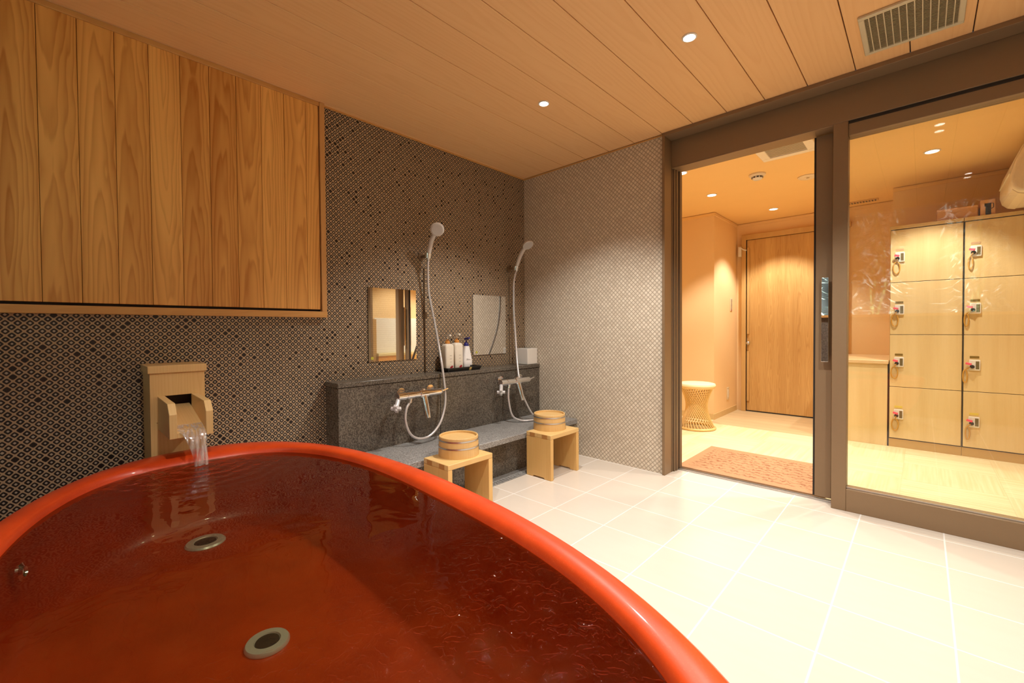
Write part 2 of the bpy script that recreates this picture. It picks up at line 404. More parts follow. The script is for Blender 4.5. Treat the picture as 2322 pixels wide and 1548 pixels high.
# ------------------------------------------------------------------ bathroom shell
XR, YF, T = 3.4, -3.3, .12      # right wall, rear wall, wall thickness
struct('wall_left', MB().box(-T, 0, YF-T, 0, 0, H+.1), DARK_TILE, 'tall wall of dark brown diamond mosaic tile behind the bathtub and washing places')
struct('wall_back', MB().box(-T, 1.236, 0, .15, 0, H+.1), LIGHT_TILE, 'pale beige diamond mosaic tile wall left of the glass front')
struct('wall_right', MB().box(XR, XR+T, YF-T, .15, 0, H+.1), LIGHT_TILE, 'pale mosaic side wall of the bathroom')
rear = MB(); rear.box(0, XR, YF-T, YF, 0, 1.10); rear.box(0, .12, YF-T, YF, 1.10, H); rear.box(3.25, XR, YF-T, YF, 1.10, H)
struct('wall_rear', rear, granite('grey stone tile', (.20,.165,.135), (.12,.10,.08), (.26,.22,.18), .5, .4), 'grey stone wall below the garden window')
struct('floor', MB().box(0, XR, YF, .157, -.05, 0), FLOOR_TILE, 'cream square floor tiles with white grout in the bathroom')
ce = MB()
x = .03-.2
while x < XR:
    ce.box(max(x+.0018, 0), min(x+.2-.0018, XR), YF, -.012, H, H+.012); x += .2
struct('ceiling', ce, CEIL_WOOD, 'ceiling of wide orange brown boards with dark grooves', bevel=.0012, seg=1)
struct('trim_1', MB().box(0, XR, YF, 0, H+.012, H+.05), DARKGAP, 'dark backing above the ceiling boards')
struct('trim_2', MB().box(0, .008, -1.715, 0, H-.008, H), TRIM_WOOD, 'thin wooden strip where the ceiling meets the dark mosaic wall')
struct('trim_3', MB().box(0, 1.236, -.008, 0, H-.008, H), TRIM_WOOD, 'thin wooden strip where the ceiling meets the pale mosaic wall')

# wooden cladding panel on the left wall
tp = thing('wall_panel', (0.0, -2.5, 1.05), 'large panel of upright cedar boards on the wall above the bathtub', 'wall panel')
pl = MB(); y = -2.701-.1105*6
while y < -1.75:
    y0, y1 = max(y+.0007, YF), min(y+.1105-.0007, -1.748)
    if y1-y0 > .01: pl.box(.002, .020, y0, y1, 1.093, 2.226)
    y += .1105
obj('boards', pl, PANEL_WOOD, tp, bevel=.001, seg=1)
obj('backing', MB().box(0, .004, YF, -1.745, 1.078, 2.24), DARKGAP, tp)
obj('bottom_rail', MB().box(0, .034, YF, -1.716, 1.048, 1.081), TRIM_WOOD, tp, bevel=.002)
obj('side_rail', MB().box(0, .030, -1.744, -1.716, 1.081, 2.249), TRIM_WOOD_V, tp, bevel=.002)
obj('top_rail', MB().box(0, .026, YF, -1.744, 2.226, 2.249), TRIM_WOOD, tp, bevel=.002)

# ------------------------------------------------------------------ bronze glass front
fr = MB()
fr.box(1.232, 1.250, -.025, .205, 0, H); fr.box(1.250, XR, -.025, .20, 2.226, H)
struct('trim_4', fr, BRONZE, 'bronze aluminium casing around the glass front', bevel=.0015)
hd = MB(); hd.box(1.250, XR, .08, .20, 2.050, 2.226); hd.box(1.250, 2.128, .08, .20, 2.043, 2.050)
struct('trim_5', hd, BRONZE, 'deep bronze header above the sliding door and glass panel', bevel=.0015)
tr = MB(); tr.box(1.250, 1.253, .08, .096, 0, 2.045); tr.box(1.250, 1.262, .10, .122, 0, 2.043); tr.box(1.250, 1.267, .126, .15, 0, 2.043); tr.box(1.250, 1.272, .17, .205, 0, 2.043)
struct('trim_6', tr, BRONZE_IN, 'stepped bronze door jamb left of the opening', bevel=.001)
sl = MB(); sl.box(1.262, XR, .157, .205, -.05, .004); sl.box(1.262, 2.2, .160, .164, .004, .010); sl.box(1.262, 2.2, .186, .190, .004, .010)
struct('trim_7', sl, STEEL, 'slim steel floor track across the doorway')
w1 = MB(); w1.box(2.128, 2.192, .082, .155, 0, 2.05)
w1o = struct('window_1', w1, BRONZE, 'tall fixed glass panel in a bronze frame right of the doorway', bevel=.002)
obj('top_rail', MB().box(2.192, XR, .092, .15, 1.976, 2.05), BRONZE, w1o, bevel=.0015)
obj('bottom_rail', MB().box(2.192, XR, .083, .155, 0, .118), BRONZE, w1o, bevel=.002)
obj('gasket', MB().box(2.192, XR, .100, .130, .118, .126), STEEL, w1o)
obj('glass', MB().box(2.19, XR, .113, .119, .12, 1.98), GLASS, w1o)
obj('shadow_gap', MB().box(2.192, XR, .088, .093, 2.036, 2.05), DARKGAP, w1o)
d2 = MB(); d2.box(2.042, 2.118, .163, .197, .022, 2.036)
d2o = struct('door_2', d2, BRONZE, 'open bronze sliding door with a chrome pull, parked behind the fixed glass', bevel=.002)
obj('rail', MB().box(2.118, 2.95, .165, .195, .022, .11), BRONZE, d2o)
obj('rail', MB().box(2.118, 2.95, .165, .195, 1.985, 2.036), BRONZE, d2o)
obj('stile', MB().box(2.95, 3.02, .163, .197, .022, 2.036), BRONZE, d2o)
obj('glass', MB().box(2.118, 2.95, .178, .183, .11, 1.985), GLASS, d2o)
obj('edge_seal', MB().box(2.032, 2.042, .172, .188, .022, 2.036), DARKGAP, d2o)
for side, yy in ((-1, .136), (1, .214)):
    hh = obj('door_handle', MB().box(2.073, 2.107, yy-.006, yy+.006, .784, 1.248), MIRROR, d2o, bevel=.0015, label='flat mirror polished pull')
    po = MB()
    for zz in (.83, 1.20): po.cyl((2.09, yy, zz), (2.09, .18, zz), .008, n=14)
    obj('handle_post', po, CHROME, hh, smooth=True)

# ------------------------------------------------------------------ granite ledge and bench
LG = thing('granite_ledge', (.08, -.86, 0), 'tall dark granite ledge against the mosaic wall below the mirrors', 'stone ledge')
obj('face_slab', MB().box(.002, .160, -1.720, -1.0295, 0, .655), STONE, LG, bevel=.002)
obj('face_slab', MB().box(.002, .160, -1.0265, -.003, 0, .655), STONE, LG, bevel=.002)
obj('cap_stone', MB().box(.002, .165, -1.725, -1.0295, .657, .684), STONE, LG, bevel=.003)
obj('cap_stone', MB().box(.002, .165, -1.0265, -.003, .657, .684), STONE, LG, bevel=.003)
BN = thing('granite_bench', (.35, -.86, 0), 'low grey granite bench along the ledge under the two taps', 'stone bench')
obj('seat_slab', MB().box(.162, .540, -1.722, -1.03, .240, .277), STONE_SEAT, BN, bevel=.004)
obj('seat_slab', MB().box(.162, .540, -1.027, -.003, .240, .277), STONE_SEAT, BN, bevel=.004)
bs = MB()
for a, b in ((-1.72,-1.28),(-1.278,-.86),(-.858,-.44),(-.438,-.003)): bs.box(.162, .450, a, b, 0, .239)
obj('base_slab', bs, STONE, BN, bevel=.002)
dc = MB(); dc.box(.452, .555, -1.72, -.003, -.02, .003)
for k in range(70): dc.box(.512, .546, -1.70+k*.0242, -1.688+k*.0242, .003, .006)
DCO = obj('drain_channel', dc, STONE_SEAT, None, loc=(.5, -.86, 0)); props(DCO, 'narrow speckled granite drain strip on the floor in front of the bench', 'drain')

# ------------------------------------------------------------------ mirrors
for k, (a, b, lab, ly) in enumerate(((-1.454, -1.107, 'frameless wall mirror reflecting the orange changing room', -1.43), (-.597, -.244, 'frameless wall mirror nearest the corner, reflecting the pale mosaic wall', -.565))):
    t = thing('wall_mirror', (.0, (a+b)/2, .78), lab, 'mirror', 'mirrors over the washing places')
    obj('mirror_glass', MB().box(.001, .0065, a, b, .779, 1.239), MIRROR, t)
    obj('backing_edge', MB().box(.0005, .0045, a-.0006, b+.0006, .7782, 1.2396), BLACK, t)
    obj('sticker', MB().cyl((.0065, ly, .80), (.0070, ly, .80), .010, n=20), STICKER, t)

# ------------------------------------------------------------------ taps
def make_tap():
    y0 = -1.215
    t = thing('mixer_tap', (.165, y0, .58), 'chrome wall mixer tap with down spout, left of the two', 'tap', 'mixer taps on the granite ledge')
    b = MB(); b.cyl((.235, -1.392, .580), (.235, -1.085, .580), .021, n=28)
    b.cyl((.235, -1.400, .580), (.235, -1.345, .580), .025, n=28); b.cyl((.235, -1.335, .580), (.235, -1.285, .580), .0235, n=28)
    b.cyl((.235, -1.245, .580), (.235, -1.185, .580), .026, n=28); b.cyl((.235, -1.215, .580), (.235, -1.215, .612), .015, .013, 20)
    obj('body', b, CHROME, t, smooth=True, bevel=.002)
    for yy in (-1.33, -1.115):
        l = MB()
        l.cyl((.162, yy, .590), (.170, yy, .590), .030, n=26); l.cyl((.165, yy, .590), (.235, yy, .585), .014, n=20)
        obj('wall_union', l, CHROME, t, smooth=True)
    s = MB(); s.tube([(.238,-1.213,.572),(.250,-1.215,.545),(.268,-1.217,.500),(.284,-1.219,.455)], [.021,.0205,.020,.0185], 20)
    s.cyl((.283,-1.2188,.458), (.289,-1.2196,.436), .0175, n=20)
    obj('spout', s, CHROME, t, smooth=True, auto=50)
    h = MB(); h.cyl((.240, -1.395, .565), (.268, -1.425, .528), .013, n=16)
    c = Vector((.274, -1.432, .520)); ax = Vector((.03,-.03,-.04)).normalized(); X = ax.orthogonal().normalized(); Y = ax.cross(X)
    for d in (X, Y): h.obox(c, (.030, .009, .010), (d, ax, ax.cross(d)))
    h.cyl(c-ax*.012, c+ax*.018, .013, .010, 14)
    obj('temperature_handle', h, CLEAR_KNOB, t, bevel=.003)
    v = MB(); v.cyl((.235, -1.095, .580), (.235, -1.070, .582), .019, .013, 20); v.obox((.238, -1.052, .588), (.007, .026, .005), ((1,0,0),(0,1,.25),(0,-.25,1)))
    obj('lever', v, CHROME, t, smooth=True, bevel=.002)
    o = MB(); o.cyl((.238, -1.305, .572), (.238, -1.315, .535), .012, .011, 16)
    obj('hose_outlet', o, CHROME, t, smooth=True)
    return t
tap = make_tap()
dup(tap, (0, .86, 0), 'chrome wall mixer tap with down spout, right tap near the corner')

# ------------------------------------------------------------------ hand showers
def make_shower(y, head, hose, lab, dirn):
    t = thing('hand_shower', (.09, y, 1.47), lab, 'hand shower', 'hand showers on the mosaic wall')
    base = Vector((.088, y, 1.470)); hv = Vector(head)
    mid = base.lerp(hv, .5) + Vector((-.014, 0, .014))
    pts = spline([base, mid, hv + Vector(dirn)*-.012], 8)
    rr = [.0125 + .0035*math.sin(PI*i/(len(pts)-1)) for i in range(len(pts))]
    obj('handle', MB().tube(pts, rr, 16), SHOWER_GREY, t, smooth=True, auto=60)
    d = Vector(dirn).normalized()
    hb = MB().lathe([(.012,-.026),(.030,-.020),(.042,-.008),(.045,.002),(.045,.007),(.042,.010)], hv, 36, d)
    obj('head', hb, SHOWER_GREY, t, smooth=True, auto=50)
    sp = MB().cyl(hv + d*.010, hv + d*.0125, .037, .036, 32)
    obj('spray_plate', sp, plain('spray plate', (.50,.48,.46), .4), t, smooth=True)
    n = MB().cyl(base + Vector((0,0,-.030)), base + Vector((.004,0,.006)), .0095, .012, 16)
    obj('hose_nut', n, CHROME, t, smooth=True)
    obj('hose', MB().tube(spline([base + Vector((0,0,-.026))] + hose, 8), .0078, 12), HOSE_GREY, t, smooth=True, auto=70)
    return t
H1 = [(.078,-1.058,1.40),(.060,-1.0435,1.26),(.070,-1.030,1.142),(.090,-1.017,1.025),(.127,-1.014,.880),(.190,-1.032,.721),(.226,-1.039,.565),(.240,-1.056,.468),(.255,-1.107,.378),(.262,-1.187,.318),(.262,-1.269,.314),(.255,-1.326,.353),(.247,-1.352,.431),(.241,-1.342,.500),(.238,-1.316,.536)]
make_shower(-1.06, (.202,-1.072,1.622), H1, 'white hand shower with its hose looping low above the bench, left of the two', (.72,-.52,-.46))
H2 = [(.082,-.212,1.40),(.082,-.226,1.316),(.088,-.232,1.121),(.112,-.244,.961),(.158,-.279,.787),(.200,-.313,.683),(.238,-.338,.594),(.263,-.337,.500),(.275,-.310,.422),(.292,-.255,.325),(.310,-.215,.292),(.345,-.235,.287),(.340,-.315,.287),(.300,-.385,.290),(.260,-.440,.330),(.243,-.462,.450),(.238,-.456,.536)]
make_shower(-.20, (.212,-.198,1.640), H2, 'white hand shower nearest the corner, seen side on', (.62,-.10,-.78))
def make_holder(y, z, lab, g, size=1):
    t = thing('shower_holder', (0, y, z), lab, 'shower holder', g)
    obj('rose', MB().cyl((0,y,z),(.012,y,z),.026*size,.024*size,24), BRONZE_IN, t, smooth=True)
    b = MB().cyl((.010,y,z),(.062,y,z),.011*size,n=16)
    obj('arm', b, BRONZE_IN, t, smooth=True)
    c = MB().lathe([(.0135,-.018),(.0195,-.018),(.0215,.016),(.0145,.016)], (.086,y,z), 24, (.15,0,1), False, False)
    c.obox((.064,y,z), (.006,.010,.012), ((1,0,0),(0,1,0),(0,0,1)))
    obj('cradle', c, CHROME if size == 1 else BRONZE_IN, t, smooth=True)
    return t
ho = make_holder(-1.06, 1.468, 'upper wall bracket holding the left hand shower', 'shower brackets')
dup(ho, (0, .86, 0), 'upper wall bracket holding the hand shower nearest the corner')
def make_wall_bar(y, lab):
    t = thing('wall_bar', (0, y, .69), lab, 'shower rail', 'slim dark bars below the shower brackets')
    obj('rail', MB().cyl((.007,y,.686),(.007,y,1.40),.0042,n=12), BRONZE_IN, t, smooth=True)  # thin dark upright bar against the wall, from the ledge upwards
    b = MB().cyl((0,y,1.072),(.014,y,1.072),.017,.015,22); b.obox((.018,y,1.072), (.006,.010,.020), ((1,0,0),(0,1,0),(0,0,1)))
    obj('bracket', b, BRONZE_IN, t, smooth=True, bevel=.002)
rl = make_wall_bar(-1.036, 'slim dark bar with a small empty bracket between the left mirror and the bottles')
make_wall_bar(-.196, 'slim dark bar with a small empty bracket right of the corner mirror')

# ------------------------------------------------------------------ tray, bottles, box on the ledge
tray = thing('tray', (.085, -.79, .684), 'black tray with a gold sticker holding three pump bottles', 'tray')
def rrect(cx, cy, hx, hy, r, z, n=5):
    p = []
    for sx, sy, a0 in ((1,1,0),(-1,1,90),(-1,-1,180),(1,-1,270)):
        for k in range(n+1):
            a = math.radians(a0 + 90*k/n); p.append((cx+sx*(hx-r)+r*math.cos(a), cy+sy*(hy-r)+r*math.sin(a), z))
    return p
tb = MB().rings([rrect(.082,-.79,.050,.150,.014,.6845), rrect(.082,-.79,.062,.164,.018,.706), rrect(.082,-.79,.062,.164,.018,.711), rrect(.082,-.79,.057,.159,.016,.711), rrect(.082,-.79,.048,.148,.013,.690)])
obj('dish', tb, BLACK, tray, smooth=True)
obj('sticker', MB().obox((.1405,-.745,.697), (.0006,.010,.011), ((1,0,-.5),(0,1,0),(.5,0,1))), LABELGOLD, tray)
def bottle(c, w, d, h, body, collar, pumpm, lab, shape):
    x, y, z = c
    t = thing('pump_bottle', c, lab, 'bottle', 'pump bottles on the black tray')
    if shape == 'square':
        rg = [rrect(x,y,d*.94,w*.94,.010,z), rrect(x,y,d,w,.012,z+.006), rrect(x,y,d,w,.012,z+h*.90), rrect(x,y,d*.86,w*.86,.012,z+h*.97), rrect(x,y,d*.48,w*.48,.012,z+h)]
    else:
        rg = [rrect(x,y,d*.80,w*.84,.012,z), rrect(x,y,d,w,.018,z+.012), rrect(x,y,d*.98,w,.018,z+h*.38), rrect(x,y,d*.80,w*.72,.014,z+h*.72), rrect(x,y,d*.62,w*.50,.010,z+h*.95), rrect(x,y,d*.60,w*.48,.010,z+h)]
    obj('body', MB().rings(rg), body, t, smooth=True, auto=50)
    zt = z+h
    cb = MB().lathe([(.017,0),(.018,.006),(.016,.016),(.008,.026),(.007,.030)], (x,y,zt), 24)
    obj('collar', cb, collar, t, smooth=True)
    pb = MB().cyl((x,y,zt+.028),(x,y,zt+.050),.0045,n=12); pb.obox((x+.010,y,zt+.055), (.024,.009,.006), ((1,0,.12),(0,1,0),(-.12,0,1)))
    obj('pump', pb, pumpm, t, bevel=.002)
    fx = x+d+.0004
    if shape == 'square':
        pr = MB().cyl((fx-.0006,y+.006,z+.020),(fx,y+.006,z+.020),.009,n=14); pr.cyl((fx-.0006,y+.015,z+.027),(fx,y+.015,z+.027),.008,n=14)
        obj('flower_print', pr, PRINT_RED, t)
        ln = MB()
        for k in range(3): ln.obox((fx,y+.004,z+.06+k*.022), (.0003,.008,.0012), ((1,0,0),(0,1,0),(0,0,1)))
        obj('label_text', ln, PRINT_GREY, t)
    else:
        lt = MB()
        for k in range(5):
            yy = y-.018+k*.009
            lt.tube([(fx,yy-.004,z+.064),(fx,yy,z+.078-.003*k),(fx,yy+.003,z+.066)], .0009, 6)
        obj('label_script', lt, PRINT_GREY, t)
        obj('label_mark', MB().obox((fx,y+.020,z+.022), (.0004,.009,.006), ((1,0,0),(0,1,0),(0,0,1))), PRINT_DARK, t)
    return t
bottle((.085,-.905,.691), .036, .030, .186, BOTTLE_IVORY, AMBER, PUMP_WHITE, 'ivory square pump bottle with amber collar, leftmost on the black tray', 'square')
bottle((.085,-.823,.691), .036, .030, .192, BOTTLE_IVORY, AMBER, PUMP_WHITE, 'ivory square pump bottle in the middle of the black tray', 'square')
bottle((.085,-.735,.691), .040, .028, .165, BOTTLE_WHITE, NAVY, NAVY, 'white tapered bottle with navy blue pump on the black tray', 'taper')
bx = thing('tissue_box', (.085, -.072, .684), 'plain white cube box on the ledge in the corner', 'box')
obj('carton', MB().box(.024,.146,-.134,-.010,.6845,.816), WHITE_PLASTIC, bx, bevel=.004)
obj('lid_slot', MB().box(.070,.100,-.105,-.040,.8155,.8168), PRINT_DARK, bx)

# ------------------------------------------------------------------ stools and buckets
def make_stool(cx, cy, lab):
    t = thing('bath_stool', (cx, cy, 0), lab, 'stool', 'wooden bath stools')
    x0, x1, y0, y1 = cx-.104, cx+.104, cy-.155, cy+.155
    obj('seat', MB().box(x0, x1, y0+.0, y1, .265, .293), HINOKI_Y, t, bevel=.003)
    for a, b in ((y0, y0+.028), (y1-.028, y1)):
        leg = MB().prism([(x0,.0),(x0+.055,.0),(x0+.060,.010),(x1-.060,.010),(x1-.055,.0),(x1,.0),(x1,.265),(x0,.265)], 'y', a, b)
        obj('side_panel', leg, HINOKI_X, t, bevel=.0025)
    tm = plain('tenon end grain', (.46,.22,.06), .6, 0, .25, 200)
    for k in (-.052, .052): obj('tenon', MB().box(cx+k-.022, cx+k+.022, y0-.0008, y0+.02, .2660, .2905), tm, t)
    return t
st = make_stool(.660, -.462, 'pale wooden stool with an upturned pail, right one by the pale mosaic wall')
dup(st, (-.004, -.822, 0), 'pale wooden stool with an upturned pail, partly hidden behind the red bathtub')
def make_bucket(cx, cy, z, lab):
    t = thing('wooden_pail', (cx, cy, z), lab, 'pail', 'wooden pails on the stools')
    b = MB().lathe([(.103,0),(.111,0),(.1065,.104),(.105,.106),(.099,.106),(.0975,.104),(.0970,.094)], (cx,cy,z), 64, capb=False, capt=True)
    obj('staves', b, HINOKI, t, smooth=True, auto=30)
    for zz, r in ((.088,.1075),(.051,.1092)):
        obj('hoop', MB().lathe([(r-.002,zz-.0042),(r+.0016,zz-.0035),(r+.0016,zz+.0035),(r-.002,zz+.0042)], (cx,cy,z), 64, capb=False, capt=False), STEEL, t, smooth=True)
    return t
bk = make_bucket(.622, -.452, .293, 'upturned wooden pail with steel hoops on the stool by the pale wall')
dup(bk, (.014, -.815, 0), 'upturned wooden pail with steel hoops on the stool beside the bathtub')

# ------------------------------------------------------------------ bathtub
TC = (1.393, -2.459); TH = -.069
def ring(a, b, z, n=2.28, dx=0, dy=0, N=160):
    r = []
    for i in range(N):
        t = 2*PI*i/N; c, s = math.cos(t), math.sin(t)
        u = a*math.copysign(abs(c)**(2/n), c)+dx; v = b*math.copysign(abs(s)**(2/n), s)+dy
        r.append((TC[0]+u*math.cos(TH)-v*math.sin(TH), TC[1]+u*math.sin(TH)+v*math.cos(TH), z))
    return r
tub = thing('bathtub', (TC[0], TC[1], 0), 'large oval red glazed bathtub filled with water in the foreground', 'bathtub')
prof = [(.78,.34,.0,2.2),(.84,.39,.012,2.2),(.95,.45,.10,2.22),(1.055,.515,.26,2.25),(1.098,.537,.40,2.28),(1.111,.5445,.455,2.28),(1.113,.545,.474,2.28),(1.109,.542,.484,2.28),(1.098,.534,.490,2.29),
        (1.060,.508,.491,2.34),(1.020,.486,.488,2.42),(.998,.475,.481,2.5),(.984,.468,.470,2.6),(.972,.463,.455,2.66),(.970,.461,.42,2.66),(.965,.457,.34,2.64),(.958,.450,.27,2.62),(.945,.438,.232,2.58),(.922,.418,.214,2.52),(.885,.385,.207,2.45),(.6,.25,.205,2.3),(.3,.12,.204,2.2),(.02,.01,.204,2)]
obj('shell', MB().rings([ring(a,b,z,n) for a,b,z,n in prof]), GLAZE, tub, smooth=True, auto=80)
for k, (dx, dy, r) in enumerate(((.592,-2.418,.062),(1.313,-2.436,.050))):
    ds = obj('drain_fitting', MB().lathe([(r*1.0,.0),(r,.004),(r*.93,.009),(r*.60,.010),(r*.56,.006)], (dx,dy,.2045), 40), plain('drain ring', (.72,.66,.60), .35, .35), tub, smooth=True)
    obj('strainer', MB().lathe([(r*.55,.006),(r*.52,.0085),(r*.2,.0095),(.001,.0095)], (dx,dy,.2045), 30), plain('dark strainer', (.10,.085,.075), .4, .6), ds, smooth=True)
jx, jy = .545, -2.735
obj('inlet_nozzle', MB().lathe([(.022,0),(.022,.006),(.012,.010),(.010,.006)], (.925,-2.850,.405), 24, (.35,1,.1)), CHROME, tub, smooth=True)
# water
NW = 160; wr = ring(.9745,.4642,.4655,2.65,N=NW)
wm = MB(); cw = (TC[0],TC[1],.4655); rings_ = []
for f in (1,.9,.75,.55,.3,.05): rings_.append([(TC[0]+(p[0]-TC[0])*f, TC[1]+(p[1]-TC[1])*f, .4655) for p in wr])
wm.rings(rings_, True, False)
WO = obj('bath_water', wm, WATER, None, loc=(TC[0],TC[1],.4655), smooth=True); props(WO, 'clear rippling water filling the red bathtub', 'water')

# ------------------------------------------------------------------ wooden spout
sp = thing('water_spout', (.1, -2.426, 0), 'pale wooden spout post with an open trough pouring water into the bathtub', 'water spout')
colb = MB()
colb.box(0.002, .198, -2.519, -2.500, 0, .803); colb.box(0.002, .198, -2.352, -2.333, 0, .803)
colb.box(.180, .198, -2.500, -2.352, 0, .598); colb.box(.180, .198, -2.500, -2.352, .708, .803); colb.box(.180,.198,-2.500,-2.495,.600,.708); colb.box(.180,.198,-2.357,-2.352,.600,.708)
obj('post', colb, HINOKI, sp)
obj('cap', MB().box(.001, .205, -2.526, -2.326, .803, .834), HINOKI_H, sp, bevel=.002)
for a, b in ((-2.495, -2.471), (-2.381, -2.357)):
    obj('trough_side', MB().prism([(.192,.572),(.450,.572),(.450,.664),(.416,.702),(.192,.708)], 'y', a, b), HINOKI_H, sp, bevel=.0015)
obj('trough_floor', MB().prism([(.150,.600),(.150,.664),(.210,.654),(.447,.592),(.447,.572),(.40,.572)], 'y', -2.471, -2.381), HINOKI_H, sp, bevel=.001)
ip = MB().cyl((.02,-2.44,.655),(.15,-2.44,.655),.016,n=18); ip.box(.02,.03,-2.50,-2.352,.60,.708)
obj('inner_pipe', ip, BRONZE_IN, sp, smooth=True)
# water running over the trough and falling
ws = MB(); segs = []
path = [(.38,.6105),(.41,.6030),(.43,.5975),(.447,.5945),(.462,.582),(.475,.558),(.486,.525),(.493,.495),(.498,.468)]
cent = [-2.426,-2.426,-2.425,-2.424,-2.420,-2.415,-2.411,-2.408,-2.407]
halfw = [.043,.043,.043,.042,.038,.032,.026,.023,.022]; thick = [.0003,.0004,.0006,.0012,.004,.006,.007,.008,.009]
rr_ = []
for (px, pz), hw, th, cy in zip(path, halfw, thick, cent):
    L_ = []
    for k in range(24):
        a = 2*PI*k/24; c, s = math.cos(a), math.sin(a)
        L_.append((px+th*s*(.3 if pz > .59 else 1), cy+hw*math.copysign(abs(c)**.7, c), pz+(th*(s+1)*1.2 if pz > .57 else 0)))
    rr_.append(L_)
ws.rings(rr_)
WSO = obj('water_stream', ws, STREAM, None, loc=(.47,-2.418,.47), smooth=True, auto=80); props(WSO, 'sheet of water falling from the wooden trough into the bathtub', 'water')

# ------------------------------------------------------------------ bathroom ceiling fittings
def downlight(x, y, z, r, lens, lab, grp, energy, col, size=112, blend=.55, rad=.03):
    t = thing('downlight', (x, y, z), lab, 'ceiling light', grp)
    obj('trim_ring', MB().lathe([(r*1.32,0),(r*1.32,-.003),(r*1.05,-.005),(r*1.0,-.002),(r*1.0,0)], (x,y,z), 36, capb=False, capt=False), WHITE_PLASTIC, t, smooth=True)
    obj('lens', MB().lathe([(r,-.0012),(r*.9,-.0022),(.001,-.0025)], (x,y,z), 32), lens, t, smooth=True)
    L = bpy.data.lights.new('lamp', 'SPOT'); L.energy = energy; L.color = col; L.spot_size = math.radians(size); L.spot_blend = blend; L.shadow_soft_size = rad
    lo = bpy.data.objects.new('lamp', L); COL.objects.link(lo); lo.location = (0,0,-.012); lo.parent = t
    return t
EB = 79; CB = (1,.965,.90)
bl = [(1.729,-.847,'recessed ceiling light nearer the vent over the bathroom floor'),(.917,-.858,'recessed ceiling light over the washing places'),
      (1.75,-2.47,'recessed ceiling light above the middle of the bathtub'),(2.55,-.847,'recessed ceiling light over the right end of the bathroom floor'),(2.75,-2.25,'recessed ceiling light behind the bathtub')]
for x, y, lab in bl:
    downlight(x, y, H, .024, LENS, lab, 'recessed lights in the board ceiling', EB, CB)
vt = thing('ceiling_vent', (2.4365, -.32, H), 'cream rectangular ventilation grille in the board ceiling', 'vent')
vf = MB(); X0, X1, Y0, Y1 = 2.276, 2.597, -.487, -.155
for a in ((X0,X1,Y0,Y0+.020),(X0,X1,Y1-.020,Y1),(X0,X0+.020,Y0+.02,Y1-.02),(X1-.020,X1,Y0+.02,Y1-.02)): vf.box(*a, H-.012, H)
obj('frame', vf, GRILLE_CREAM, vt, bevel=.003)
obj('duct_back', MB().box(X0+.018,X1-.018,Y0+.018,Y1-.018,H-.0015,H-.0005), plain('duct shade', (.07,.055,.03), .8), vt)
g1 = MB(); g2 = MB()
for k in range(12): xx = X0+.034+k*.0231; g1.box(xx-.0018,xx+.0018,Y0+.018,Y1-.018,H-.011,H-.003)
for k in range(27): yy = Y0+.026+k*.0108; g2.box(X0+.018,X1-.018,yy-.0016,yy+.0016,H-.008,H-.003)
obj('long_bars', g1, GRILLE_CREAM, vt); obj('cross_bars', g2, plain('grille shade', (.36,.30,.18), .5), vt)

# ------------------------------------------------------------------ changing room shell
DX0, DXR, DYB = -.35, 3.13, 2.80
sf = MB(); sf.box(DX0, DXR, .205, 1.84, -.05, 0); sf.box(1.95, DXR, 1.84, DYB, -.05, 0); sf.box(DX0, .88, 1.84, DYB, -.05, 0)
struct('floor', sf, STRAW, 'straw coloured square vinyl tiles in the changing room')
struct('floor', MB().box(.88, 1.95, 1.84, DYB, -.05, 0), ENTRY_FLOOR, 'greyish wooden floor boards before the entrance door')
struct('ceiling', MB().box(DX0, DXR, .205, DYB, HD, HD+.05), PEACH_CEIL, 'orange papered ceiling of the changing room')
struct('wall_back', MB().box(DX0, .88, 2.016, DYB, 0, HD), PEACH, 'peach plaster wall with a projecting corner beside the entrance door')
struct('wall_back', MB().box(.88, 2.285, DYB, DYB+.1, 0, HD), PEACH, 'orange plaster wall around the entrance door')
struct('wall_back', MB().box(2.285, DXR, 2.31, DYB, 0, HD), PEACH, 'orange plaster wall behind the lockers')
struct('wall_left', MB().box(DX0-.1, DX0, .15, 2.016, 0, HD), PEACH, 'peach side wall of the changing room')
struct('wall_right', MB().box(DXR, DXR+.1, .205, 2.31, 0, HD), PEACH, 'orange plaster wall at the right end of the changing room')
struct('wall_front', MB().box(DX0, 1.232, .150, .206, 0, HD), PEACH, 'peach inner face of the wall left of the doorway')
def crown(mb): return mb
struct('trim_8', MB().box(DX0, .890, 2.004, 2.016, HD-.035, HD-.006), PEACH_CEIL, 'narrow peach ceiling moulding on the projecting wall')
struct('trim_9', MB().box(.880, .890, 2.016, DYB, HD-.035, HD-.006), PEACH, 'narrow moulding above the light switch wall')
struct('trim_10', MB().box(.890, 2.285, DYB-.010, DYB, HD-.035, HD-.006), PEACH, 'narrow moulding above the entrance door')
struct('trim_11', MB().box(2.285, DXR, 2.300, 2.31, HD-.035, HD-.006), PEACH_CEIL, 'narrow moulding above the lockers')
BASEB = plain('base board', (.62,.44,.20), .5)
struct('baseboard_left', MB().box(DX0, .886, 2.006, 2.016, 0, .06), BASEB, 'pale skirting below the projecting peach wall')
struct('baseboard_back', MB().box(.880, .887, 2.016, DYB-.03, 0, .06), BASEB, 'pale skirting below the light switch')
